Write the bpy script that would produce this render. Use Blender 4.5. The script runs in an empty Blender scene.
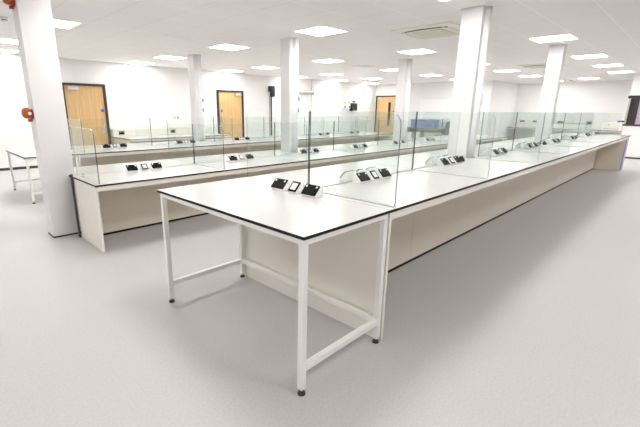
import bpy, bmesh, math
from mathutils import Matrix, Vector
sc = bpy.context.scene
col = sc.collection
PI = math.pi

# ------------------------------------------------------------------ materials
def new_mat(name):
    m = bpy.data.materials.new(name); m.use_nodes = True
    nt = m.node_tree; nt.nodes.clear()
    return m, nt, nt.nodes.new('ShaderNodeOutputMaterial')
def pbr(name, rgb, rough=.5, metal=0., noise=0., nscale=40., spec=.5, bump=0.):
    m, nt, out = new_mat(name)
    b = nt.nodes.new('ShaderNodeBsdfPrincipled')
    b.inputs['Base Color'].default_value = (*rgb, 1)
    b.inputs['Roughness'].default_value = rough
    b.inputs['Metallic'].default_value = metal
    b.inputs['Specular IOR Level'].default_value = spec
    if noise or bump:
        tc = nt.nodes.new('ShaderNodeTexCoord')
        n = nt.nodes.new('ShaderNodeTexNoise'); n.inputs['Scale'].default_value = nscale; n.inputs['Detail'].default_value = 3
        nt.links.new(tc.outputs['Object'], n.inputs['Vector'])
        if noise:
            r = nt.nodes.new('ShaderNodeValToRGB')
            r.color_ramp.elements[0].position = .3; r.color_ramp.elements[1].position = .7
            r.color_ramp.elements[0].color = (*[c * (1 - noise) for c in rgb], 1)
            r.color_ramp.elements[1].color = (*[min(1, c * (1 + noise)) for c in rgb], 1)
            nt.links.new(n.outputs['Fac'], r.inputs['Fac']); nt.links.new(r.outputs['Color'], b.inputs['Base Color'])
        if bump:
            bp = nt.nodes.new('ShaderNodeBump'); bp.inputs['Strength'].default_value = bump; bp.inputs['Distance'].default_value = .002
            nt.links.new(n.outputs['Fac'], bp.inputs['Height']); nt.links.new(bp.outputs['Normal'], b.inputs['Normal'])
    nt.links.new(b.outputs[0], out.inputs[0])
    return m
def emit(name, rgb, s):
    m, nt, out = new_mat(name)
    e = nt.nodes.new('ShaderNodeEmission'); e.inputs[0].default_value = (*rgb, 1); e.inputs[1].default_value = s
    nt.links.new(e.outputs[0], out.inputs[0]); return m
def glass(name, tint):
    m, nt, out = new_mat(name)
    tr = nt.nodes.new('ShaderNodeBsdfTransparent'); clear = nt.nodes.new('ShaderNodeBsdfTransparent')
    tr.inputs[0].default_value = (*tint, 1); clear.inputs[0].default_value = (1, 1, 1, 1)
    gl = nt.nodes.new('ShaderNodeBsdfGlossy'); gl.inputs['Roughness'].default_value = .015
    gl.inputs['Color'].default_value = (.9, .95, .95, 1)
    fr = nt.nodes.new('ShaderNodeFresnel'); fr.inputs['IOR'].default_value = 1.45
    mx = nt.nodes.new('ShaderNodeMixShader'); mb = nt.nodes.new('ShaderNodeMixShader')
    geo = nt.nodes.new('ShaderNodeNewGeometry')
    nt.links.new(fr.outputs[0], mx.inputs[0]); nt.links.new(tr.outputs[0], mx.inputs[1]); nt.links.new(gl.outputs[0], mx.inputs[2])
    nt.links.new(geo.outputs['Backfacing'], mb.inputs[0]); nt.links.new(mx.outputs[0], mb.inputs[1]); nt.links.new(clear.outputs[0], mb.inputs[2])
    nt.links.new(mb.outputs[0], out.inputs[0]); return m
def edge_mat(name, rgb):
    # ground glass edge: green-grey where it faces out, see-through from inside the glass
    m, nt, out = new_mat(name)
    b = nt.nodes.new('ShaderNodeBsdfPrincipled'); b.inputs['Base Color'].default_value = (*rgb, 1)
    b.inputs['Roughness'].default_value = .35; b.inputs['Specular IOR Level'].default_value = .25
    t = nt.nodes.new('ShaderNodeBsdfTransparent'); t.inputs[0].default_value = (.80, .88, .85, 1)
    geo = nt.nodes.new('ShaderNodeNewGeometry'); mx = nt.nodes.new('ShaderNodeMixShader')
    nt.links.new(geo.outputs['Backfacing'], mx.inputs[0]); nt.links.new(b.outputs[0], mx.inputs[1]); nt.links.new(t.outputs[0], mx.inputs[2])
    nt.links.new(mx.outputs[0], out.inputs[0]); return m
def wood(name, c1, c2, axis_scale):
    m, nt, out = new_mat(name)
    b = nt.nodes.new('ShaderNodeBsdfPrincipled'); b.inputs['Roughness'].default_value = .42
    tc = nt.nodes.new('ShaderNodeTexCoord'); mp = nt.nodes.new('ShaderNodeMapping'); mp.inputs['Scale'].default_value = axis_scale
    n = nt.nodes.new('ShaderNodeTexNoise'); n.inputs['Scale'].default_value = 1; n.inputs['Detail'].default_value = 5; n.inputs['Distortion'].default_value = .6
    r = nt.nodes.new('ShaderNodeValToRGB')
    r.color_ramp.elements[0].position = .3; r.color_ramp.elements[1].position = .72
    r.color_ramp.elements[0].color = (*c1, 1); r.color_ramp.elements[1].color = (*c2, 1)
    nt.links.new(tc.outputs['Object'], mp.inputs[0]); nt.links.new(mp.outputs[0], n.inputs['Vector'])
    nt.links.new(n.outputs['Fac'], r.inputs[0]); nt.links.new(r.outputs[0], b.inputs['Base Color']); nt.links.new(b.outputs[0], out.inputs[0])
    return m
TX, TY, GX0, GY0 = .6, .61, 3.66 - .3, 3.23 - .305
def ceiling_mat():
    """600 mm mineral tiles: slightly brighter tee bars, faint butt joints"""
    m, nt, out = new_mat('ceiling_tiles')
    N, L = nt.nodes.new, nt.links.new
    b = N('ShaderNodeBsdfPrincipled'); b.inputs['Roughness'].default_value = .9; b.inputs['Specular IOR Level'].default_value = .1
    tc = N('ShaderNodeTexCoord'); sp = N('ShaderNodeSeparateXYZ'); L(tc.outputs['Object'], sp.inputs[0])
    def M(op, a, v):
        n = N('ShaderNodeMath'); n.operation = op
        if hasattr(a, 'links'): L(a, n.inputs[0])
        else: n.inputs[0].default_value = a
        if hasattr(v, 'links'): L(v, n.inputs[1])
        else: n.inputs[1].default_value = v
        return n.outputs[0]
    def line(o, off, per, half):
        t = M('FRACT', M('DIVIDE', M('ADD', o, 600 * per - off), per), 0)
        d = M('ABSOLUTE', M('SUBTRACT', t, .5), 0)          # .5 on a line, 0 mid tile
        return M('GREATER_THAN', d, .5 - half / per)
    lx = line(sp.outputs['Y'], GY0, TY, .012)               # bars running along the benches
    lxe = line(sp.outputs['Y'], GY0, TY, .015)
    ly = line(sp.outputs['X'], GX0, TX, .007)
    n = N('ShaderNodeTexNoise'); n.inputs['Scale'].default_value = 160; n.inputs['Detail'].default_value = 2; L(tc.outputs['Object'], n.inputs['Vector'])
    r = N('ShaderNodeValToRGB'); r.color_ramp.elements[0].position = .3; r.color_ramp.elements[1].position = .7
    r.color_ramp.elements[0].color = (.86, .845, .835, 1); r.color_ramp.elements[1].color = (.90, .885, .875, 1)
    L(n.outputs['Fac'], r.inputs[0])
    def mix(f, a, c):
        x = N('ShaderNodeMix'); x.data_type = 'RGBA'; L(f, x.inputs[0]); L(a, x.inputs[6]); x.inputs[7].default_value = (*c, 1); return x.outputs[2]
    c = mix(ly, r.outputs[0], (.79, .77, .76)); c = mix(lxe, c, (.79, .77, .76)); c = mix(lx, c, (.95, .94, .93))
    L(c, b.inputs['Base Color']); L(b.outputs[0], out.inputs[0]); return m
def floor_mat():
    m, nt, out = new_mat('grey_vinyl')
    N, L = nt.nodes.new, nt.links.new
    b = N('ShaderNodeBsdfPrincipled'); b.inputs['Roughness'].default_value = .48; b.inputs['Specular IOR Level'].default_value = .35
    tc = N('ShaderNodeTexCoord')
    n1 = N('ShaderNodeTexNoise'); n1.inputs['Scale'].default_value = 70; n1.inputs['Detail'].default_value = 4
    n2 = N('ShaderNodeTexNoise'); n2.inputs['Scale'].default_value = 1.3; n2.inputs['Detail'].default_value = 2
    for n in (n1, n2): L(tc.outputs['Object'], n.inputs['Vector'])
    r = N('ShaderNodeValToRGB'); r.color_ramp.elements[0].position = .28; r.color_ramp.elements[1].position = .62
    r.color_ramp.elements[0].color = (.47, .457, .455, 1); r.color_ramp.elements[1].color = (.525, .512, .508, 1)
    L(n1.outputs['Fac'], r.inputs[0])
    r2 = N('ShaderNodeValToRGB'); r2.color_ramp.elements[0].color = (.95, .95, .95, 1); r2.color_ramp.elements[1].color = (1, 1, 1, 1)
    L(n2.outputs['Fac'], r2.inputs[0])
    x = N('ShaderNodeMix'); x.data_type = 'RGBA'; x.blend_type = 'MULTIPLY'; x.inputs[0].default_value = 1
    L(r.outputs[0], x.inputs[6]); L(r2.outputs[0], x.inputs[7])
    L(x.outputs[2], b.inputs['Base Color']); L(b.outputs[0], out.inputs[0]); return m

M = dict(
    wall=pbr('wall_paint', (.81, .803, .80), .7, noise=.01, nscale=3),
    column=pbr('column_paint', (.73, .715, .72), .55, noise=.01, nscale=5),
    boxing=pbr('white_boxing', (.84, .83, .86), .35),
    ceiling=ceiling_mat(), floor=floor_mat(),
    skirt=pbr('dark_skirting', (.035, .033, .036), .5),
    top=pbr('white_laminate', (.545, .537, .522), .24, noise=.006, nscale=6),
    core=pbr('black_laminate_core', (.006, .0055, .006), .55, spec=.2),
    under=pbr('laminate_underside', (.7, .64, .57), .5),
    board=pbr('warm_white_board', (.70, .635, .545), .45, noise=.012, nscale=4),
    boardlip=pbr('pale_board_edge', (.80, .76, .70), .45),
    frame=pbr('white_powder_coat', (.83, .815, .79), .35, bump=.02, nscale=300),
    foot=pbr('black_plastic_foot', (.015, .015, .016), .35),
    steel=pbr('zinc_steel', (.55, .55, .56), .3, metal=1),
    glass=glass('clear_glass', (.935, .960, .950)),
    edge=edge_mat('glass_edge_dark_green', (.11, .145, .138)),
    edgetop=edge_mat('glass_edge_lit_green', (.62, .70, .67)),  # horizontal glass edges: refracted light put into a paler colour
    seal=pbr('grey_seal', (.60, .61, .60), .5),
    pod=pbr('white_moulded_plastic', (.9, .89, .875), .35),
    plate=pbr('black_plate', (.007, .0065, .008), .5, spec=.07),
    rocker=pbr('pale_rocker', (.72, .71, .70), .35),
    module=pbr('white_data_module', (.8, .79, .78), .35),
    hole=pbr('socket_pin_black', (.004, .004, .004), .6),
    panel=emit('lit_diffuser', (1, .985, .96), 11),
    lframe=pbr('light_frame', (.82, .81, .8), .4),
    oak=wood('oak_veneer', (.55, .35, .15), (.68, .46, .225), (26, 26, 1.3)),
    dframe=pbr('dark_door_frame', (.028, .02, .026), .4),
    silver=pbr('brushed_silver', (.62, .60, .57), .35, metal=.7),
    blue=pbr('blue_sign', (.05, .12, .55), .4),
    lilac=pbr('lilac_protective_film', (.27, .23, .47), .35),
    lilacpane=pbr('lilac_film_pane', (.66, .52, .68), .12),
    jamb=pbr('brown_reveal', (.50, .41, .38), .5),
    cream=pbr('cream_plastic', (.86, .83, .76), .45),
    grille=pbr('cream_grille', (.76, .71, .60), .6, noise=.05, nscale=120),
    dark=pbr('dark_slot', (.02, .018, .015), .6),
    orange=pbr('orange_sounder', (.42, .085, .01), .28),
    red=pbr('red_sounder_base', (.38, .03, .015), .35),
    white=pbr('white_plastic', (.85, .85, .85), .35),
    greyblue=pbr('grey_blue_rocker', (.30, .32, .42), .4),
    black=pbr('black_plastic', (.012, .012, .013), .35),
    yellow=pbr('yellow_cap', (.75, .42, .06), .4),
    bluebox=pbr('blue_crate_plastic', (.11, .19, .40), .45),
    darkblue=pbr('navy_label', (.02, .04, .16), .45),
    chair=pbr('grey_upholstery', (.13, .15, .155), .85),
    greybox=pbr('grey_plastic', (.33, .34, .34), .5),
    beigebox=pbr('beige_board', (.58, .51, .41), .6),
    redled=pbr('red_button', (.65, .03, .03), .35),
    dpost=pbr('dark_grey_strip', (.06, .055, .05), .5),
    boardwhite=pbr('whiteboard_enamel', (.90, .90, .90), .15),
    green=pbr('green_plate', (.03, .20, .13), .35),
)

# ------------------------------------------------------------------ mesh helpers
def box(bm, x0, x1, y0, y1, z0, z1, mi=0):
    v = [bm.verts.new((x, y, z)) for z in (z0, z1) for y in (y0, y1) for x in (x0, x1)]
    for f in ((0, 2, 3, 1), (4, 5, 7, 6), (0, 1, 5, 4), (2, 6, 7, 3), (0, 4, 6, 2), (1, 3, 7, 5)):
        bm.faces.new([v[i] for i in f]).material_index = mi
def bbox(bm, x0, x1, y0, y1, z0, z1, r, mi=0, seg=2):
    b = bmesh.new(); box(b, x0, x1, y0, y1, z0, z1, mi)
    bmesh.ops.bevel(b, geom=b.edges[:], offset=r, segments=seg, affect='EDGES', profile=.5)
    merge(bm, b, mi)
def merge(bm, b, mi=0, mat=None):
    vm = {}
    for v in b.verts: vm[v] = bm.verts.new(mat @ v.co if mat else v.co)
    for f in b.faces:
        g = bm.faces.new([vm[v] for v in f.verts]); g.material_index = mi; g.smooth = f.smooth
    b.free()
def lathe(bm, prof, cx=0, cy=0, n=20, mi=0, mat=None):
    rings = []
    for r, z in prof:
        rings.append([bm.verts.new((cx + r * math.cos(2 * PI * k / n), cy + r * math.sin(2 * PI * k / n), z)) for k in range(n)])
    fs = []
    for a, b in zip(rings, rings[1:]):
        for k in range(n):
            f = bm.faces.new((a[k], a[(k + 1) % n], b[(k + 1) % n], b[k])); f.smooth = True; f.material_index = mi
    bm.faces.new(rings[0][::-1]).material_index = mi; bm.faces.new(rings[-1]).material_index = mi
    if mat:
        for ring in rings:
            for v in ring: v.co = mat @ v.co
def prism(bm, pts, a0, a1, axis, mi=0):
    """extrude a 2-D polygon along an axis ('x': pts are (y,z); 'y': (x,z); 'z': (x,y))"""
    def P(p, a): return {'x': (a, p[0], p[1]), 'y': (p[0], a, p[1]), 'z': (p[0], p[1], a)}[axis]
    lo = [bm.verts.new(P(p, a0)) for p in pts]; hi = [bm.verts.new(P(p, a1)) for p in pts]
    fs = [bm.faces.new(lo), bm.faces.new(hi[::-1])]
    n = len(pts)
    for k in range(n): fs.append(bm.faces.new((lo[k], hi[k], hi[(k + 1) % n], lo[(k + 1) % n])))
    for f in fs: f.material_index = mi
    return fs
def obj(name, bm, mats, parent=None, recalc=True):
    if recalc: bmesh.ops.recalc_face_normals(bm, faces=bm.faces[:])
    me = bpy.data.meshes.new(name); bm.to_mesh(me); bm.free()
    for m in (mats if isinstance(mats, (list, tuple)) else [mats]): me.materials.append(M[m])
    o = bpy.data.objects.new(name, me); col.objects.link(o)
    if parent: o.parent = parent
    return o
def boxes(name, lst, mats, parent=None, bev=0):
    bm = bmesh.new()
    for b in lst:
        if bev: bbox(bm, *b[:6], bev)
        else: box(bm, *b)
    return obj(name, bm, mats, parent)
def tag(o, label, cat, group=None):
    o['label'] = label; o['category'] = cat
    if group: o['group'] = group
    return o
def thing(name, label, cat, loc=(0, 0, 0), rz=0, group=None):
    o = bpy.data.objects.new(name, None); col.objects.link(o); o.empty_display_size = .1
    o.location = loc; o.rotation_euler = (0, 0, rz)
    return tag(o, label, cat, group)
def struct(o):
    o['kind'] = 'structure'; return o
def dup(root, loc, rz, label, group=None):
    def cp(o, par):
        c = o.copy(); col.objects.link(c)
        if par: c.parent = par
        for ch in o.children: cp(ch, c)
        return c
    r = cp(root, None); r.location = loc; r.rotation_euler = (0, 0, rz); r['label'] = label
    if group: r['group'] = group
    return r
ORD = ['first', 'second', 'third', 'fourth', 'fifth', 'sixth', 'seventh', 'eighth', 'ninth', 'tenth']

# ------------------------------------------------------------------ room shell
H = 2.66
XL, XR, YF, YB = -5.2, 18.7, -4.2, 10.3
struct(boxes('floor', [(XL - .2, XR + .2, YF - .2, YB + .2, -.1, 0)], 'floor'))
struct(boxes('ceiling', [(XL - .2, XR + .2, YF - .2, YB + .2, H, H + .1)], 'ceiling'))
struct(boxes('wall_back', [(XL, 15.8, YB, YB + .15, 0, H), (10.98, 12.95, YB - .05, YB, 0, H)], 'wall'))
struct(boxes('wall_left', [(XL - .15, XL, YF, YB, 0, H)], 'wall'))
struct(boxes('wall_front', [(XL, XR, YF - .15, YF, 0, H)], 'wall'))
JY = 4.85
struct(boxes('wall_end', [(15.6, 15.75, JY, YB, 0, H), (15.75, XR, JY, JY + .15, 0, H)], 'wall'))
struct(boxes('wall_alcove', [(XR, XR + .15, YF, JY + .15, 0, H)], 'wall'))
WY1, WY0, WZ0, WZ1 = .57, -1.1, 1.10, 1.99      # internal window in the right-hand pier
struct(boxes('wall_right', [(15.65, 15.85, YF, .57, 0, WZ0), (15.65, 15.85, YF, .57, WZ1, H), (15.65, 15.85, YF, WY0, WZ0, WZ1)], 'wall'))
struct(boxes('baseboard_back', [(XL, 1.76, YB - .012, YB, 0, .06), (2.86, 6.37, YB - .012, YB, 0, .06), (7.51, 8.6, YB - .012, YB, 0, .06),
                                (10.98, 12.95, YB - .062, YB - .05, 0, .06), (12.95, 15.6, YB - .012, YB, 0, .06)], 'skirt'))
struct(boxes('baseboard_end', [(15.588, 15.6, JY, 9.0, 0, .06), (15.6, XR, JY - .012, JY, 0, .06), (XR - .012, XR, .6, JY, 0, .06)], 'skirt'))
struct(boxes('baseboard_right', [(15.638, 15.65, YF, .57, 0, .05)], 'skirt'))
w = struct(boxes('window_1', [(15.62, 15.86, WY0, .60, WZ0 - .05, WZ0), (15.61, 15.86, WY0, .60, WZ1 - .08, WZ1 + .01),
                              (15.64, 15.80, .30, .42, WZ0, WZ1 - .06), (15.64, 15.80, WY0, WY0 + .08, WZ0, WZ1 - .06)], 'dframe'))
boxes('window_jamb', [(15.64, 15.80, .525, .57, WZ0, WZ1 - .06)], 'jamb', w)
boxes('window_pane', [(15.72, 15.735, WY0 + .08, .30, WZ0, WZ1 - .06)], 'lilacpane', w)
boxes('window_side_pane', [(15.72, 15.735, .42, .525, WZ0, WZ1 - .06)], 'dark', w)

def column(x0, x1, y0, y1, pipe=None):
    o = struct(boxes('column', [(x0, x1, y0, y1, 0, H)], 'column'))
    boxes('column_skirting', [(x0 - .006, x1 + .006, y0 - .006, y1 + .006, 0, .018)], 'skirt', o)
    boxes('ceiling_collar', [(x0 - .012, x1 + .012, y0 - .012, y1 + .012, H - .012, H)], 'grille', o)
    if pipe:
        bm = bmesh.new(); cx, cy, r = pipe
        pts = [(cx + r * math.cos(a), cy + r * math.sin(a)) for a in [PI + k * PI / 14 for k in range(15)]]
        pts += [(cx + r, y0), (cx - r, y0)] if y0 > cy else []
        prism(bm, pts, 0, H - .002, 'z')
        for f in bm.faces: f.smooth = len(f.verts) == 4
        obj('pipe_boxing', bm, 'boxing', o)
    return o
COLS = [(-.205, .10, 3.85, 4.09), (3.72, 3.90, 3.99, 4.22), (7.52, 7.72, 3.96, 4.19), (3.79, 3.95, .82, 1.07), (7.55, 7.75, .80, 1.04), (3.70, 3.89, 7.12, 7.36)]
column(*COLS[0])
column(*COLS[1], pipe=(3.85, 3.985, .06))
column(*COLS[2], pipe=(7.66, 3.955, .06))
column(*COLS[3], pipe=(3.918, .822, .056))
column(*COLS[4])
column(*COLS[5], pipe=(3.83, 7.115, .06))

# ------------------------------------------------------------------ doors
def door(n, loc, rz, w, h, hinge, vision=False):
    """local: opening along +x, faces -y"""
    o = struct(boxes(f'door_{n}', [(0, .06, -.05, 0, 0, h), (w - .06, w, -.05, 0, 0, h), (.06, w - .06, -.05, 0, h - .06, h)], 'dframe'))
    o.location = loc; o.rotation_euler = (0, 0, rz)
    boxes('door_leaf', [(.064, w - .064, -.025, -.002, .008, h - .064)], 'oak', o)
    c0 = .13 if hinge == 'l' else w - .37
    boxes('door_closer', [(c0, c0 + .26, -.085, -.025, h - .165, h - .09)], 'silver', o, .006)
    boxes('closer_arm', [(c0 + .10, c0 + .24, -.07, -.055, h - .075, h - .06)], 'silver', o)
    hx = w - .15 if hinge == 'l' else .15
    bm = bmesh.new()
    bbox(bm, hx - .012, hx + .012, -.085, -.065, .85, 1.25, .006)
    for z in (.9, 1.2): box(bm, hx - .008, hx + .008, -.07, -.025, z - .008, z + .008)
    obj('pull_handle', bm, 'silver', o)
    bm = bmesh.new(); lathe(bm, [(.045, -.004), (.045, 0)], n=20, mat=Matrix.Translation((hx + .02, -.026, 1.40)) @ Matrix.Rotation(PI / 2, 4, 'X'))
    obj('round_sign', bm, 'blue', o)
    boxes('finger_plate', [(hx - .035, hx + .035, -.03, -.025, .8, 1.02)], 'silver', o)
    if vision:
        boxes('vision_panel', [(w - .44, w - .31, -.032, -.001, .75, 1.84)], 'dark', o)
    return o
door(1, (1.78, YB, 0), 0, 1.06, 2.08, 'l')
door(2, (6.39, YB, 0), 0, 1.08, 2.08, 'r')
door(3, (15.6, 10.22, 0), -PI / 2, 1.15, 2.15, 'l', vision=True)

# ------------------------------------------------------------------ ceiling lights and ceiling things
G_L = 'lit ceiling panels'
lt = thing('ceiling_light', '', 'ceiling light', group=G_L)
boxes('frame', [(-.298, .298, -.303, -.285, -.010, 0), (-.298, .298, .285, .303, -.010, 0), (-.298, -.28, -.285, .285, -.010, 0), (.28, .298, -.285, .285, -.010, 0)], 'lframe', lt)
boxes('diffuser', [(-.28, .28, -.285, .285, -.007, 0)], 'panel', lt)
first = True
XS = [-2.3, .58, 3.66, 6.66, 9.66, 12.1, 14.45]
ROWS = [(-1.65, 'over open floor', XS),
        (.79, 'above the front bench', [-2.3, .58, 2.99, 6.75, 9.77, 12.19, 14.54]),
        (3.23, 'between front and second benches', XS + [17.6]),
        (5.67, 'between second and third benches', XS),
        (8.11, 'beyond the third bench', XS[:6]),
        (9.80, 'along the back wall', XS)]
for y, rn, xs in ROWS:
    n = len(xs)
    for i, x in enumerate(xs):
        k = n - 1 - i
        lab = f'lit ceiling panel, row {rn}, {"farthest" if k == 0 else ORD[k] + " from the far end"}'
        if first: o = lt; o.location = (x, y, H); o['label'] = lab; first = False
        else: dup(lt, (x, y, H), 0, lab, G_L)
dup(lt, (17.0, -.45, H), 0, 'added lit ceiling panel, unseen beyond the window pier, brightening the far right alcove', G_L)  # added out of sight behind the pier to brighten the alcove wall
dup(lt, (16.75, 1.95, H), 0, 'lit square ceiling panel in the far right alcove, between two rows', G_L)

def cassette(loc, label):
    o = thing('air_conditioner', label, 'air conditioner', loc, group='ceiling cassette air conditioners')
    s = .47
    bm = bmesh.new(); bbox(bm, -s, s, -s, s, -.028, 0, .012); obj('fascia', bm, 'cream', o)
    g = .24; bm = bmesh.new()
    box(bm, -g, g, -g, g, -.040, -.028)
    for k in range(9):
        y = -g + .03 + k * .0525; box(bm, -g + .02, g - .02, y - .008, y + .008, -.043, -.040)
    obj('intake_grille', bm, 'grille', o)
    for k in range(4):                                   # four curved outlet slots
        bm = bmesh.new(); R = Matrix.Rotation(k * PI / 2, 4, 'Z'); nseg = 10
        top = []
        for i in range(nseg + 1):
            t = -1 + 2 * i / nseg; x = .36 * t; y = -.345 - .06 * (1 - t * t) + .02
            top.append((x, y))
        pts = top + [(x, y + .03) for x, y in reversed(top)]
        prism(bm, pts, -.034, -.027, 'z')
        for v in bm.verts: v.co = R @ v.co
        obj('outlet_slot', bm, 'dark' if k == 3 else 'grille', o)
    return o
cassette((4.83, 1.95, H), 'square cream ceiling air conditioner beside the large column, nearer one')
cassette((11.1, 2.05, H), 'square cream ceiling air conditioner farther off, beside the thin far column')
o = boxes('ceiling_vent', [(8.06, 8.64, 5.40, 5.98, H - .010, H)] + [(8.1 + k * .09, 8.15 + k * .09, 5.46, 5.92, H - .014, H - .010) for k in range(6)], 'lframe')
tag(o, 'faint unlit square ceiling vent above the second bench aisle', 'vent')
o = boxes('ceiling_hatch', [(2.06, 2.64, 5.37, 5.97, H - .006, H)], 'lframe', None, .002)
tag(o, 'plain pale square ceiling hatch left of a lit panel', 'hatch')
def smoke(loc, label):
    o = thing('smoke_detector', label, 'smoke detector', loc)
    bm = bmesh.new(); lathe(bm, [(.055, 0), (.055, -.015), (.042, -.03)], n=20); obj('base', bm, 'white', o)
    bm = bmesh.new(); lathe(bm, [(.04, -.03), (.036, -.038), (.034, -.04)], n=20); obj('sensor_vent', bm, 'dark', o)
    bm = bmesh.new(); lathe(bm, [(.042, -.04), (.036, -.052), (.012, -.056)], n=20); obj('cap', bm, 'white', o)
smoke((17.4, 2.62, H), 'small smoke detector on the far ceiling right of the thin column')
smoke((.02, 5.8, H), 'small white smoke detector on the ceiling at the far left edge')

# ------------------------------------------------------------------ benches
def sheet(name, x0, x1, y0, y1, z0, z1, holes, mats, parent):
    """slab with rectangular cut-outs: mats = top, bottom, sides"""
    xs = sorted({x0, x1, *[h[0] for h in holes if x0 < h[0] < x1], *[h[1] for h in holes if x0 < h[1] < x1]})
    ys = sorted({y0, y1, *[h[2] for h in holes if y0 < h[2] < y1], *[h[3] for h in holes if y0 < h[3] < y1]})
    bm = bmesh.new(); V = {}
    def v(i, j, k):
        if (i, j, k) not in V: V[i, j, k] = bm.verts.new((xs[i], ys[j], (z0, z1)[k]))
        return V[i, j, k]
    def solid(i, j):
        if not (0 <= i < len(xs) - 1 and 0 <= j < len(ys) - 1): return False
        cx, cy = (xs[i] + xs[i + 1]) / 2, (ys[j] + ys[j + 1]) / 2
        return not any(h[0] < cx < h[1] and h[2] < cy < h[3] for h in holes)
    for i in range(len(xs) - 1):
        for j in range(len(ys) - 1):
            if not solid(i, j): continue
            bm.faces.new((v(i, j, 1), v(i + 1, j, 1), v(i + 1, j + 1, 1), v(i, j + 1, 1))).material_index = 0
            bm.faces.new((v(i, j, 0), v(i, j + 1, 0), v(i + 1, j + 1, 0), v(i + 1, j, 0))).material_index = 1
            for (di, dj, a, b) in ((0, -1, (i, j), (i + 1, j)), (0, 1, (i + 1, j + 1), (i, j + 1)), (-1, 0, (i, j + 1), (i, j)), (1, 0, (i + 1, j), (i + 1, j + 1))):
                if not solid(i + di, j + dj):
                    bm.faces.new((v(*a, 0), v(*b, 0), v(*b, 1), v(*a, 1))).material_index = 2
    return obj(name, bm, mats, parent, recalc=False)

T = .017
def lab_table(x0, y0, w, d, h, label, hide_foot=False):
    """open steel frame table: top from x0..x0+d by y0..y0+w"""
    t = thing('lab_table', label, 'table', (x0, y0, 0))
    sheet('worktop', 0, d - .002, 0, w, h - T, h, [], ['top', 'under', 'core'], t)
    s = .035; i = .014; zt = h - T
    for lx in (i, d - i - s):
        for ly in (i, w - i - s):
            l = boxes('leg', [(lx, lx + s, ly, ly + s, .035, zt)], 'frame', t, .0035)
            bm = bmesh.new(); cx, cy = lx + s / 2, ly + s / 2
            lathe(bm, [(.0215, 0), (.0225, .004), (.019, .014), (.010, .019), (.006, .020)], cx, cy, 20); f = obj('levelling_foot', bm, 'foot', l)
            bm = bmesh.new(); lathe(bm, [(.0055, .019), (.0055, .034)], cx, cy, 10); lathe(bm, [(.011, .027), (.011, .0345)], cx, cy, 6); obj('foot_bolt', bm, 'steel', l)
    for ly in (i, w - i - s):
        boxes('top_rail', [(i + s, d - i - s, ly, ly + s, zt - .034, zt)], 'frame', t, .003)
        boxes('lower_rail', [(i + s, d - i - s, ly, ly + s, .14, .178)], 'frame', t, .003)
    for lx in (i, d - i - s):
        boxes('top_rail', [(lx, lx + s, i + s, w - i - s, zt - .034, zt)], 'frame', t, .003)
    boxes('lower_rail', [(d - i - s, d - i, i + s, w - i - s, .14, .178)], 'frame', t, .003)
    return t

def lab_bench(label, x0, x1, y0, w, h, holes, end0=(0, None), film=False):
    """island bench: worktop on end panels with a recessed service void"""
    t = thing('lab_bench', label, 'lab bench', (x0, y0, 0))
    L = x1 - x0; zt = h - T
    hl = [(a - x0 - .004, b - x0 + .004, c - y0 - .004, d - y0 + .004) for a, b, c, d in holes]
    sheet('worktop', 0, L, 0, w, zt, h, hl, ['top', 'under', 'core'], t)
    ew = end0[1] or w - .012
    boxes('end_panel', [(0.002, .024, .012, ew, 0, zt)], ['boardlip'], t)
    boxes('fascia', [(.026, L - .42, .012, .030, zt - .052, zt), (L - .42, L - .34, .012, .029, zt - .052, zt)], 'boardlip', t)
    boxes('fascia', [(.026, L - .03, w - .030, w - .012, zt - .052, zt)], 'boardlip', t)
    ry = .595; xe = L - .40
    rear = max([.905] + [d + .015 for a, b, c, d in hl if a > .2])
    n = max(1, round((xe - .026) / 1.36)); st = (xe - .026) / n
    for k in range(n):
        a = .026 + k * st
        boxes('service_panel', [(a + .0015, a + st - .0015, ry, ry + .018, .026, zt)], 'board', t)
    boxes('service_panel', [(.026, xe, rear - .018, rear, .018, zt)], 'board', t)
    boxes('plinth', [(.026, xe, ry - .001, ry + .016, 0, .026), (.026, xe, rear - .016, rear - .004, 0, .018)], 'core', t)
    # closed end cupboard that carries the far end
    ye = w - .05 if not hl else w - .05
    e = boxes('end_cupboard', [(xe, L - .004, .052, w - .05, 0.0, zt - .053), (xe, L - .004, .052, w - .05, zt - .053, zt - .001)], 'board', t)
    if film: boxes('protective_film', [(xe + .05, L + .004, .03, .0515, .02, zt - .002)], 'lilac', t)['label'] = 'lilac protective film'
    return t

lab_table(0, 0, 1.5, .757, .90, 'white steel frame lab table with white worktop, standing nearest the camera')
HB1 = [COLS[3][:2] + (.755, COLS[3][3]), COLS[4]]
lab_bench('long white lab bench running away to the right, nearest the camera', .757, 12.17, 0, 1.5, .90, HB1, film=True)
Y2, H2 = 2.965, .717
def grow(c, p): return (c[0], c[1], c[2] - p, c[3])
HB2 = [COLS[0], grow(COLS[1], .08), grow(COLS[2], .08)]
b2 = lab_bench('long low white lab bench, second from the camera, starting beside the leftmost column', .035, 12.3, Y2, 1.5, H2, HB2, end0=(0, .69))
t = boxes('edge_post', [(.010, .030, Y2 + .70, Y2 + .725, 0, H2 + .03)], 'dpost')
tag(t, 'thin dark upright strip between the second bench end and leftmost column', 'post')
Y3, H3 = 5.94, .73
lab_table(.0, Y3, 1.5, .757, H3, 'white steel frame lab table half hidden behind the leftmost column')
HB3 = [grow(COLS[5], .08)]
lab_bench('long low white lab bench, third from the camera, reaching toward the far door', .757, 10.6, Y3, 1.5, H3, HB3)

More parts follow.
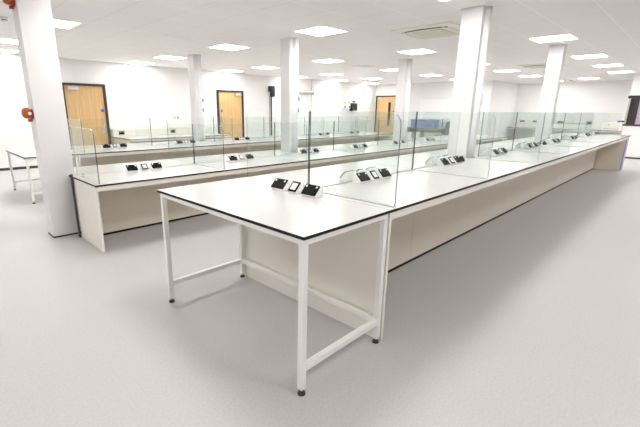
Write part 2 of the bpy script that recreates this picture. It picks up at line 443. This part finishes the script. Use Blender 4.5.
# bench along the back wall, with a service spine
def wall_bench(label, x0, x1, y0, y1, h, spine_h):
    t = thing('service_bench', label, 'lab bench', (x0, y0, 0))
    L, w = x1 - x0, y1 - y0
    sheet('worktop', 0, L, 0, w, h - T, h, [], ['top', 'under', 'core'], t)
    boxes('fascia', [(.02, L - .02, .012, .03, h - .065, h - T)], 'boardlip', t)
    for a in (.05, L / 2, L - .075): boxes('support_panel', [(a, a + .025, .18, w, 0, h - T)], 'board', t)
    boxes('service_panel', [(.06, L - .06, w - .05, w - .03, .02, h - T)], 'board', t)
    return t
def spine(label, loc, rz, L, z0, z1):
    o = thing('service_spine', label, 'trunking', loc, rz)
    boxes('trunking', [(0, L, -.2, 0, z0, z1 - .02)], 'boardlip', o, .004); boxes('lid', [(-.004, L + .004, -.206, 0, z1 - .02, z1)], 'boardlip', o, .003)
spine('white raised service trunking along the back of the wall bench', (2.85, 10.28, 0), 0, 3.1, .70, .895)
spine('white raised service trunking along the far alcove wall', (18.68, 4.8, 0), -PI / 2, 4.05, .80, 1.13)
wall_bench('white bench under the back wall between two oak doors', 2.85, 5.95, 8.92, 10.28, .70, .895)

# ------------------------------------------------------------------ glass screens
GT = .010
def pane_bm(axis, a0, a1, z0, z1, c, r0=0, r1=0):
    """upright pane: runs a0..a1 along axis at cross position c; r0/r1 round the top corners"""
    pts = [(a0, z0), (a1, z0)]
    if r1: pts += [(a1 - r1 + r1 * math.cos(t), z1 - r1 + r1 * math.sin(t)) for t in [k * PI / 16 for k in range(9)]]
    else: pts.append((a1, z1))
    if r0: pts += [(a0 + r0 - r0 * math.sin(t), z1 - r0 + r0 * math.cos(t)) for t in [k * PI / 16 for k in range(9)]]
    else: pts.append((a0, z1))
    bm = bmesh.new()
    fs = prism(bm, pts, c - GT / 2, c + GT / 2, 'x' if axis == 'y' else 'y')
    bmesh.ops.recalc_face_normals(bm, faces=bm.faces[:])
    for f in bm.faces:
        if f in fs[:2]: f.material_index = 0
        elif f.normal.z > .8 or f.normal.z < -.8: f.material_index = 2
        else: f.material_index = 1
    return bm
GM = ['glass', 'edge', 'edgetop']
def screens(bn, xs, y0, w, h, gh, centre, skip_front=(), fronty={}, reary={}):
    z0, z1 = h + .004, h + gh; yc = y0 + w / 2
    for k, x in enumerate(xs):
        t = thing('glass_cross_screen', f'clear glass screen across the {bn}, {ORD[k]} from its left end', 'glass screen', (x, yc, 0), group=f'cross screens on the {bn}')
        f0, f1 = fronty.get(k, (y0 + .02, yc - GT / 2 - .001)); 
        obj('front_pane', pane_bm('y', f0 - yc, f1 - yc, z0, z1, 0, r0=.075), GM, t)
        boxes('base_seal', [(-.009, .009, f0 - yc, f1 - yc, 0, .004), ], 'seal', t).location.z = h
        r = reary.get(k, (yc + GT / 2 + .001, y0 + w - .02))
        if r: obj('rear_pane', pane_bm('y', r[0] - yc, r[1] - yc, z0, z1, 0, r1=.085), GM, t)
    for k, (a, b) in enumerate(centre):
        o = obj('glass_centre_pane', pane_bm('x', a, b, z0, z1, yc), GM)
        boxes('base_seal', [(a, b, yc - .009, yc + .009, h, h + .004)], 'seal', o)
        tag(o, f'clear glass pane along the middle of the {bn}, {ORD[k]} from its left end', 'glass pane', f'centre panes on the {bn}')
BN1, BN2, BN3 = 'front bench', 'second bench', 'third bench'
X1 = [.82, 2.33, 3.84, 5.33, 6.84, 8.33, 9.83, 11.32]
g = .006
C1 = [(.82 + g, 2.33 - g), (2.33 + g, 3.32), (4.02, 5.33 - g)] + [(X1[i] + g, X1[i + 1] - g) for i in range(3, 7)]
screens(BN1, X1, 0, 1.5, .90, .565, C1, fronty={2: (.02, .752)}, reary={2: (1.08, 1.48)})
X2 = [.085] + [1.605 + 1.515 * k for k in range(7)]
C2 = [(X2[i] + g, X2[i + 1] - g) for i in range(7)]
screens(BN2, X2, Y2, 1.5, H2, .552, C2, reary={0: None})
X3 = [.86 + 1.51 * k for k in range(7)]
C3 = [(X3[i] + g, X3[i + 1] - g) for i in range(6)]
screens(BN3, X3, Y3, 1.5, H3, .552, C3)

# ------------------------------------------------------------------ socket pods
def make_pod(double):
    wd = .146 if double else .086
    S = .89
    t = thing('socket_pod', '', 'socket', group='socket pods')
    bm = bmesh.new()
    prism(bm, [(-.060, 0), (-.060, .014), (.004, .082), (.022, .082), (.040, .0)], -wd / 2 - .003, wd / 2 + .003, 'x')
    bmesh.ops.bevel(bm, geom=bm.edges[:], offset=.003, segments=1, affect='EDGES')
    for v in bm.verts: v.co *= S
    obj('housing', bm, 'pod', t)
    ang = math.atan2(.068, .064)
    F = Matrix.Translation((0, -.028, .048)) @ Matrix.Rotation(ang, 4, 'X')       # plate plane: local x across, y up slope, z out
    def onplate(name, lst, m, bev, par):
        bm = bmesh.new()
        for b in lst:
            if bev: bbox(bm, *b, bev)
            else: box(bm, *b)
        for v in bm.verts: v.co = (F @ v.co) * S
        return obj(name, bm, m, par)
    p = onplate('faceplate', [(-wd / 2, wd / 2, -.047, .047, .001, .009)], 'plate', .002, t)
    if double:
        for sx in (-1, 1):
            onplate('rocker_switch', [(sx * .052 - .008, sx * .052 + .008, .018, .036, .009, .0125)], 'rocker', .002, p)
            cx = sx * .030
            onplate('pin_holes', [(cx - .003, cx + .003, .004, .014, .0085, .0093), (cx - .017, cx - .010, -.022, -.017, .0085, .0093), (cx + .010, cx + .017, -.022, -.017, .0085, .0093)], 'hole', 0, p)
    else:
        onplate('data_module', [(-.029, .029, -.031, .031, .008, .0105)], 'module', .002, p)
        onplate('port', [(-.020, -.004, -.012, .004, .0102, .0108), (.004, .020, -.012, .004, .0102, .0108)], 'rocker', 0, p)
    return t
POD = {True: make_pod(True), False: make_pod(False)}
used = set()
def pod(double, loc, rz, label, group):
    if double not in used:
        o = POD[double]; used.add(double); o.location = loc; o.rotation_euler = (0, 0, rz); o['label'] = label; o['group'] = group
        return o
    return dup(POD[double], loc, rz, label, group)
def pod_row(cx, cy, z, rz, where, group, ends=('left', 'right')):
    d = Vector((math.cos(rz), math.sin(rz), 0))
    for s, dbl, nm in ((-.158, True, f'{ends[0]} black double socket'), (0, False, 'black framed white data socket'), (.158, True, f'{ends[1]} black double socket')):
        p = Vector((cx, cy, z)) + d * s
        pod(dbl, p, rz, f'{nm} on white pod, {where}', group)
pod_row(.695, .745, .90, -PI / 2, 'on the nearest steel frame table', 'socket pods on the near table')
for k in range(8):
    cx = (X1[k] + X1[k + 1]) / 2 if k < 7 else 11.75
    cx += {0: -.03, 1: -.05}.get(k, -.02)
    pod_row(cx, .695, .90, 0, f'{ORD[k]} front-facing set along the front bench', 'front-facing socket pods on the front bench')
    if k < 7 and k != 2: pod_row(cx, .81, .90, PI, f'{ORD[k]} rear-facing set along the front bench', 'rear-facing socket pods on the front bench', ('far', 'near'))
for k in range(7):
    cx = (X2[k] + X2[k + 1]) / 2
    pod_row(cx, Y2 + .69, H2, 0, f'{ORD[k]} set along the second bench', 'socket pods on the second bench')
for k in range(6):
    cx = (X3[k] + X3[k + 1]) / 2 - .02
    pod_row(cx, Y3 + .69, H3, 0, f'{ORD[k]} set along the third bench', 'socket pods on the third bench')
for (x, y, lab) in ((3.40, .70, 'small black cable outlet on the front bench beside the large column'), (6.93 - .0, .70, 'small black cable outlet on the front bench before the thin far column')):
    t = thing('cable_outlet', lab, 'cable outlet', (x, y, .9))
    bm = bmesh.new(); prism(bm, [(-.03, 0), (-.03, .02), (0, .06), (.03, .06), (.03, 0)], -.012, .012, 'x'); obj('body', bm, 'black', t)
    boxes('grommet', [(-.006, .006, -.004, .012, .06, .068)], 'greybox', t)

# sockets on the spines of the wall benches
def spine_socket(loc, rz, label, mat='plate', w=.146):
    t = thing('wall_socket', label, 'socket', loc, rz, 'sockets on the wall bench spines')
    bm = bmesh.new(); bbox(bm, -w / 2, w / 2, -.014, -.0005, -.043, .043, .003); obj('faceplate', bm, mat, t)
    for sx in (-1, 1): boxes('rocker_switch', [(sx * .045 - .008, sx * .045 + .008, -.018, -.014, .012, .03)], 'rocker', t)
for x, lab in ((3.08, 'black double socket on the back wall bench, nearest the left oak door'), (4.62, 'black double socket on the back wall bench, under the red buttons'), (5.55, 'black double socket on the back wall bench, nearest the middle oak door')):
    spine_socket((x, 10.08, .80), 0, lab)

# ------------------------------------------------------------------ things on walls and columns
t = thing('switch_plate', 'white wall plate with small red and amber buttons above the back bench', 'switch', (4.87, YB, 1.19))
bm = bmesh.new(); bbox(bm, -.15, .15, -.02, -.0005, -.08, .08, .004); obj('plate', bm, 'white', t)
for x, m in ((-.06, 'yellow'), (.05, 'redled')):
    bm = bmesh.new(); lathe(bm, [(.03, 0), (.03, .012), (.02, .018)], n=16, mat=Matrix.Translation((x, -.019, 0)) @ Matrix.Rotation(PI / 2, 4, 'X')); obj('button', bm, m, t)
boxes('label_strip', [(-.11, .11, -.022, -.02, .045, .06)], 'greybox', t)
def switch(loc, rz, label):
    t = thing('light_switch', label, 'switch', loc, rz)
    bm = bmesh.new(); bbox(bm, -.043, .043, -.025, 0, -.06, .06, .004); obj('back_box', bm, 'white', t)
    bm = bmesh.new(); bbox(bm, -.016, .026, -.033, -.024, -.036, .036, .003); obj('rocker', bm, 'greyblue', t)
r = math.radians
for cx, cy, ang, nm, zs in ((3.85, 3.985, r(4), 'white column beside the second bench', (1.66, 1.46)), (3.83, 7.115, r(4), 'white column near the middle oak door', (1.66, 1.44)), (3.918, .822, r(62), 'large white column on the front bench', (1.61, 1.42))):
    d = Vector((math.sin(ang), -math.cos(ang), 0)) * .056
    for z, pos in zip(zs, ('upper', 'lower')):
        switch((cx + d.x, cy + d.y, z), ang, f'{pos} white switch box on the {nm}')
def sounder(loc, label):
    """wall sounder beacon on a face looking toward -x"""
    t = thing('alarm_sounder', label, 'alarm', loc)
    R = Matrix.Rotation(-PI / 2, 4, 'Y')
    bm = bmesh.new(); lathe(bm, [(.055, 0), (.055, .015), (.05, .025)], n=24, mat=R); obj('base', bm, 'red', t)
    bm = bmesh.new(); lathe(bm, [(.050, .025), (.058, .035), (.057, .065), (.044, .09), (.015, .10)], n=24, mat=Matrix.Translation((0, 0, .012)) @ R); obj('lens', bm, 'orange', t)
    bm = bmesh.new(); bbox(bm, -.05, -.02, -.062, -.05, -.005, .025, .004); obj('latch', bm, 'white', t)
    boxes('lower_horn', [(-.05, -.01, -.02, .02, -.08, -.05)], 'red', t, .006)
sounder((-.205, 3.94, 1.40), 'orange red alarm sounder low on the side of the leftmost column')
sounder((-.205, 3.96, 2.52), 'orange red alarm sounder at the top of the leftmost column')

# roller shutter behind the second column
t = thing('roller_shutter', 'white roller shutter with grey barrel and black bracket on back wall', 'shutter', (8.7, YB, 0))
boxes('curtain', [(.08, 2.2, -.03, -.001, 0, 2.06)], 'wall', t)
bm = bmesh.new(); lathe(bm, [(.085, 1.35), (.085, 2.24)], n=20, mat=Matrix.Translation((0, -.10, 2.15)) @ Matrix.Rotation(PI / 2, 4, 'Y')); obj('barrel', bm, 'silver', t)
bm = bmesh.new(); lathe(bm, [(.07, 2.24), (.07, 2.27)], n=20, mat=Matrix.Translation((0, -.10, 2.12)) @ Matrix.Rotation(PI / 2, 4, 'Y')); obj('end_cap', bm, 'black', t)
bm = bmesh.new(); lathe(bm, [(.016, .08), (.016, 1.36)], n=12, mat=Matrix.Translation((0, -.10, 2.17)) @ Matrix.Rotation(PI / 2, 4, 'Y')); obj('shaft', bm, 'cream', t)
boxes('gearbox', [(-.06, .12, -.2, -.001, 2.10, 2.30), (.0, .12, -.2, -.05, 1.92, 2.12)], 'black', t, .02)
boxes('guide_rail', [(.0, .07, -.06, -.001, 0, 1.95)], 'silver', t)
boxes('chain', [(.03, .06, -.09, -.062, .5, 1.95)], 'dark', t)
tag(boxes('conduit', [(8.7, 9.8, YB - .02, YB - .001, 2.47, 2.49)], 'white'), 'thin white conduit high on the back wall above the shutter', 'conduit')
t = boxes('camera_unit', [(9.30, 9.44, YB - .12, YB - .001, 2.36, 2.46)], 'blue', None, .01)
tag(t, 'small blue unit high on the back wall left of a column', 'wall unit')
for x, lab in ((13.08, 'white soap dispenser with yellow top on the back wall, left one'), (13.42, 'white soap dispenser with yellow top on the back wall, right one')):
    t = thing('soap_dispenser', lab, 'dispenser', (x, YB, 1.64))
    boxes('body', [(-.08, .08, -.12, -.001, -.12, .13)], 'white', t, .012)
    boxes('cap', [(-.05, .05, -.125, -.03, .10, .17)], 'yellow', t, .012)
    boxes('lever', [(-.045, .045, -.13, -.12, -.08, .0)], 'blue', t, .004)
t = thing('paper_towel_box', 'black box on the back wall right of the two dispensers', 'dispenser', (13.76, YB, 1.6))
boxes('case', [(-.2, .2, -.16, -.001, -.17, .17)], 'black', t, .015)
boxes('outlet', [(-.12, .12, -.165, -.15, -.16, -.13)], 'greybox', t)
boxes('small_hook', [(.04, .14, -.06, -.001, .22, .28)], 'dark', t)

# ------------------------------------------------------------------ far end
t = thing('desk', 'white desk with dark edge against the far end wall under a blue crate', 'desk', (14.85, 5.9, 0))
sheet('desktop', 0, .74, 0, 2.35, .70, .74, [], ['top', 'under', 'chair'], t)
for y in (.02, 2.3): boxes('end_panel', [(.03, .73, y, y + .03, 0, .70)], 'board', t)
boxes('modesty_panel', [(.6, .62, .05, 2.3, .25, .70)], 'beigebox', t)
t = thing('storage_crate', 'long blue lidded crate standing on the far white desk', 'crate', (15.2, 7.36, .74))
boxes('body', [(-.2, .2, -.57, .57, 0, .32)], 'bluebox', t, .015)
boxes('lid', [(-.21, .21, -.58, .58, .32, .36)], 'bluebox', t, .01)
boxes('label', [(-.206, -.201, -.45, -.2, .06, .15)], 'darkblue', t)
for y in (-.35, .3): boxes('clip', [(-.225, -.2, y - .06, y + .06, .30, .39)], 'greybox', t)
for y, w_, m, lab in ((7.95, .28, 'lframe', 'pale grey box on the floor under the far desk, leftmost'), (7.55, .26, 'white', 'white box on the floor under the far desk, middle'), (6.8, .8, 'beigebox', 'wide beige box on the floor under the far desk')):
    t = thing('storage_box', lab, 'box', (15.12, y, 0))
    boxes('body', [(-.2, .2, -w_ / 2, w_ / 2, 0, .5)], m, t, .01)
    boxes('lid', [(-.21, .21, -w_ / 2 - .01, w_ / 2 + .01, .5, .54)], m, t, .008)
    boxes('label', [(-.205, -.2, -.07, .07, .25, .36)], 'white', t)
def office_chair(loc, rz, label):
    t = thing('office_chair', label, 'chair', loc, rz, 'grey office chairs at the far end')
    boxes('seat', [(-.24, .24, -.24, .24, .44, .52)], 'chair', t, .03)
    bm = bmesh.new()
    pts = [(.20, .5), (.24, .5), (.30, .80), (.33, 1.04), (.29, 1.06), (.25, .82)]
    prism(bm, pts, -.22, .22, 'x'); bmesh.ops.bevel(bm, geom=bm.edges[:], offset=.012, segments=2, affect='EDGES'); obj('backrest', bm, 'chair', t)
    bm = bmesh.new(); lathe(bm, [(.03, .08), (.03, .44)], n=12); obj('gas_column', bm, 'black', t)
    for k in range(5):
        a = 2 * PI * k / 5; bm = bmesh.new(); b = bmesh.new(); box(b, 0, .28, -.02, .02, .06, .10); merge(bm, b, 0, Matrix.Rotation(a, 4, 'Z')); f = obj('foot', bm, 'black', t)
        bm = bmesh.new(); lathe(bm, [(.025, 0), (.028, .03), (.02, .06)], .27 * math.cos(a), .27 * math.sin(a), 10); obj('castor', bm, 'black', f)
office_chair((14.5, 6.12, 0), PI * .9, 'grey office chair at the right end of the far desk')
office_chair((14.6, 5.15, 0), PI / 2, 'grey office chair standing right of the large column, far end')

t = thing('whiteboard', 'wide whiteboard on the far end wall above the blue crate', 'whiteboard', (15.6, 7.1, 1.5))
boxes('board', [(-.02, -.001, -1.0, .75, -.5, .45)], 'boardwhite', t)
boxes('rim', [(-.024, -.001, -1.015, -1.0, -.5, .45), (-.024, -.001, .75, .765, -.5, .45), (-.024, -.001, -1.015, .765, .45, .465), (-.024, -.001, -1.015, .765, -.515, -.5)], 'lframe', t)
boxes('pen_tray', [(-.07, -.001, -.3, .2, -.53, -.515)], 'silver', t)

# alcove bench with spine, facing -x: built along local x, turned a quarter
def alcove_bench():
    t = wall_bench('white bench along the far alcove wall', 0, 4.05, 0, .85, .80, 1.13)
    t.location = (17.83, 4.8, 0); t.rotation_euler = (0, 0, -PI / 2); return t
alcove_bench()
for y, lab, m in ((4.40, 'black socket on the alcove spine, leftmost', 'plate'), (3.88, 'black socket on the alcove spine, second from the left', 'plate'), (3.42, 'black socket on the alcove spine, third from the left', 'plate'), (2.95, 'black socket on the alcove spine right of the thin column', 'plate'), (2.42, 'small green socket on the alcove spine', 'green'), (1.98, 'black socket on the alcove spine right of the white hood', 'plate')):
    spine_socket((18.48, y, 1.06), -PI / 2, lab, m, .1 if m == 'green' else .2)
def hood(loc, label, w, d, h):
    t = thing('equipment_cover', label, 'equipment', loc)
    pts = [(-w / 2, 0), (w / 2, 0)] + [(w / 2 - .08 + .08 * math.cos(k * PI / 12), h - .08 + .08 * math.sin(k * PI / 12)) for k in range(7)] + [(-w / 2 + .08 - .08 * math.sin(k * PI / 12), h - .08 + .08 * math.cos(k * PI / 12)) for k in range(7)]
    bm = bmesh.new(); prism(bm, pts, -d / 2, d / 2, 'x'); obj('cover', bm, 'white', t)
    boxes('front_panel', [(-d / 2 - .003, -d / 2, -w * .42, w * .42, .02, h - .05)], 'cream', t)
    boxes('front_slot', [(-d / 2 - .004, -d / 2, -w * .36, w * .36, h * .16, h * .22)], 'greybox', t)
    boxes('knob', [(-d / 2 - .02, -d / 2, w * .12, w * .2, h * .62, h * .7)], 'greybox', t)
    return t
hood((18.15, 2.2, .80), 'smaller white rounded equipment cover on the alcove bench, left one', .40, .4, .31)
hood((18.15, 1.15, .80), 'larger white rounded equipment cover on the alcove bench, right one', .62, .4, .31)
t = thing('socket_block', 'green and black socket block on the larger white cover', 'socket', (18.1, .92, 1.11))
boxes('green_outlet', [(-.04, .04, .0, .10, 0, .06)], 'green', t, .004)
boxes('black_outlet', [(-.04, .04, -.12, -.005, 0, .06)], 'black', t, .004)
t = thing('drawer_unit', 'dark grey drawer unit under the alcove bench', 'drawers', (18.1, 3.60, 0))
boxes('carcass', [(-.2, .25, -.22, .22, 0, .72)], 'greybox', t, .006)
for z in (.06, .29, .52):
    d_ = boxes('drawer', [(-.215, -.2, -.21, .21, z, z + .2)], 'greybox', t)
    boxes('handle', [(-.235, -.215, -.08, .08, z + .14, z + .16)], 'silver', d_)

# ------------------------------------------------------------------ camera
p = (-1.24433659, -1.20060365, 1.47673236, .788841745, .261196493, .00895911574, 389.664119, 296.198734, 213.5)
yaw, pit, rol, f = p[3:7]
cy_, sy_, cp_, sp_ = math.cos(yaw), math.sin(yaw), math.cos(pit), math.sin(pit)
fw = Vector((cy_ * cp_, sy_ * cp_, -sp_)); rt = Vector((sy_, -cy_, 0)); up = rt.cross(fw)
c_, s_ = math.cos(rol), math.sin(rol)
rt, up = c_ * rt + s_ * up, -s_ * rt + c_ * up
cd = bpy.data.cameras.new('camera'); cam = bpy.data.objects.new('camera', cd); col.objects.link(cam)
cam.matrix_world = Matrix(((rt.x, up.x, -fw.x, p[0]), (rt.y, up.y, -fw.y, p[1]), (rt.z, up.z, -fw.z, p[2]), (0, 0, 0, 1)))
cd.sensor_fit = 'HORIZONTAL'; cd.sensor_width = 36; cd.lens = f * 36 / 640
cd.shift_x = (320 - p[7]) / 640; cd.shift_y = 0; cd.clip_start = .02
sc.camera = cam

# ------------------------------------------------------------------ world, view
wd = bpy.data.worlds.new('world'); sc.world = wd; wd.use_nodes = True
wd.node_tree.nodes['Background'].inputs[0].default_value = (.8, .85, .9, 1); wd.node_tree.nodes['Background'].inputs[1].default_value = .3
sc.view_settings.view_transform = 'Standard'; sc.view_settings.look = 'None'
sc.view_settings.gamma = 1; sc.view_settings.exposure = 1.3; sc.view_settings.use_curve_mapping = False
sc.cycles.transparent_max_bounces = 64; sc.cycles.max_bounces = 10; sc.cycles.diffuse_bounces = 6
sc.cycles.use_denoising = True
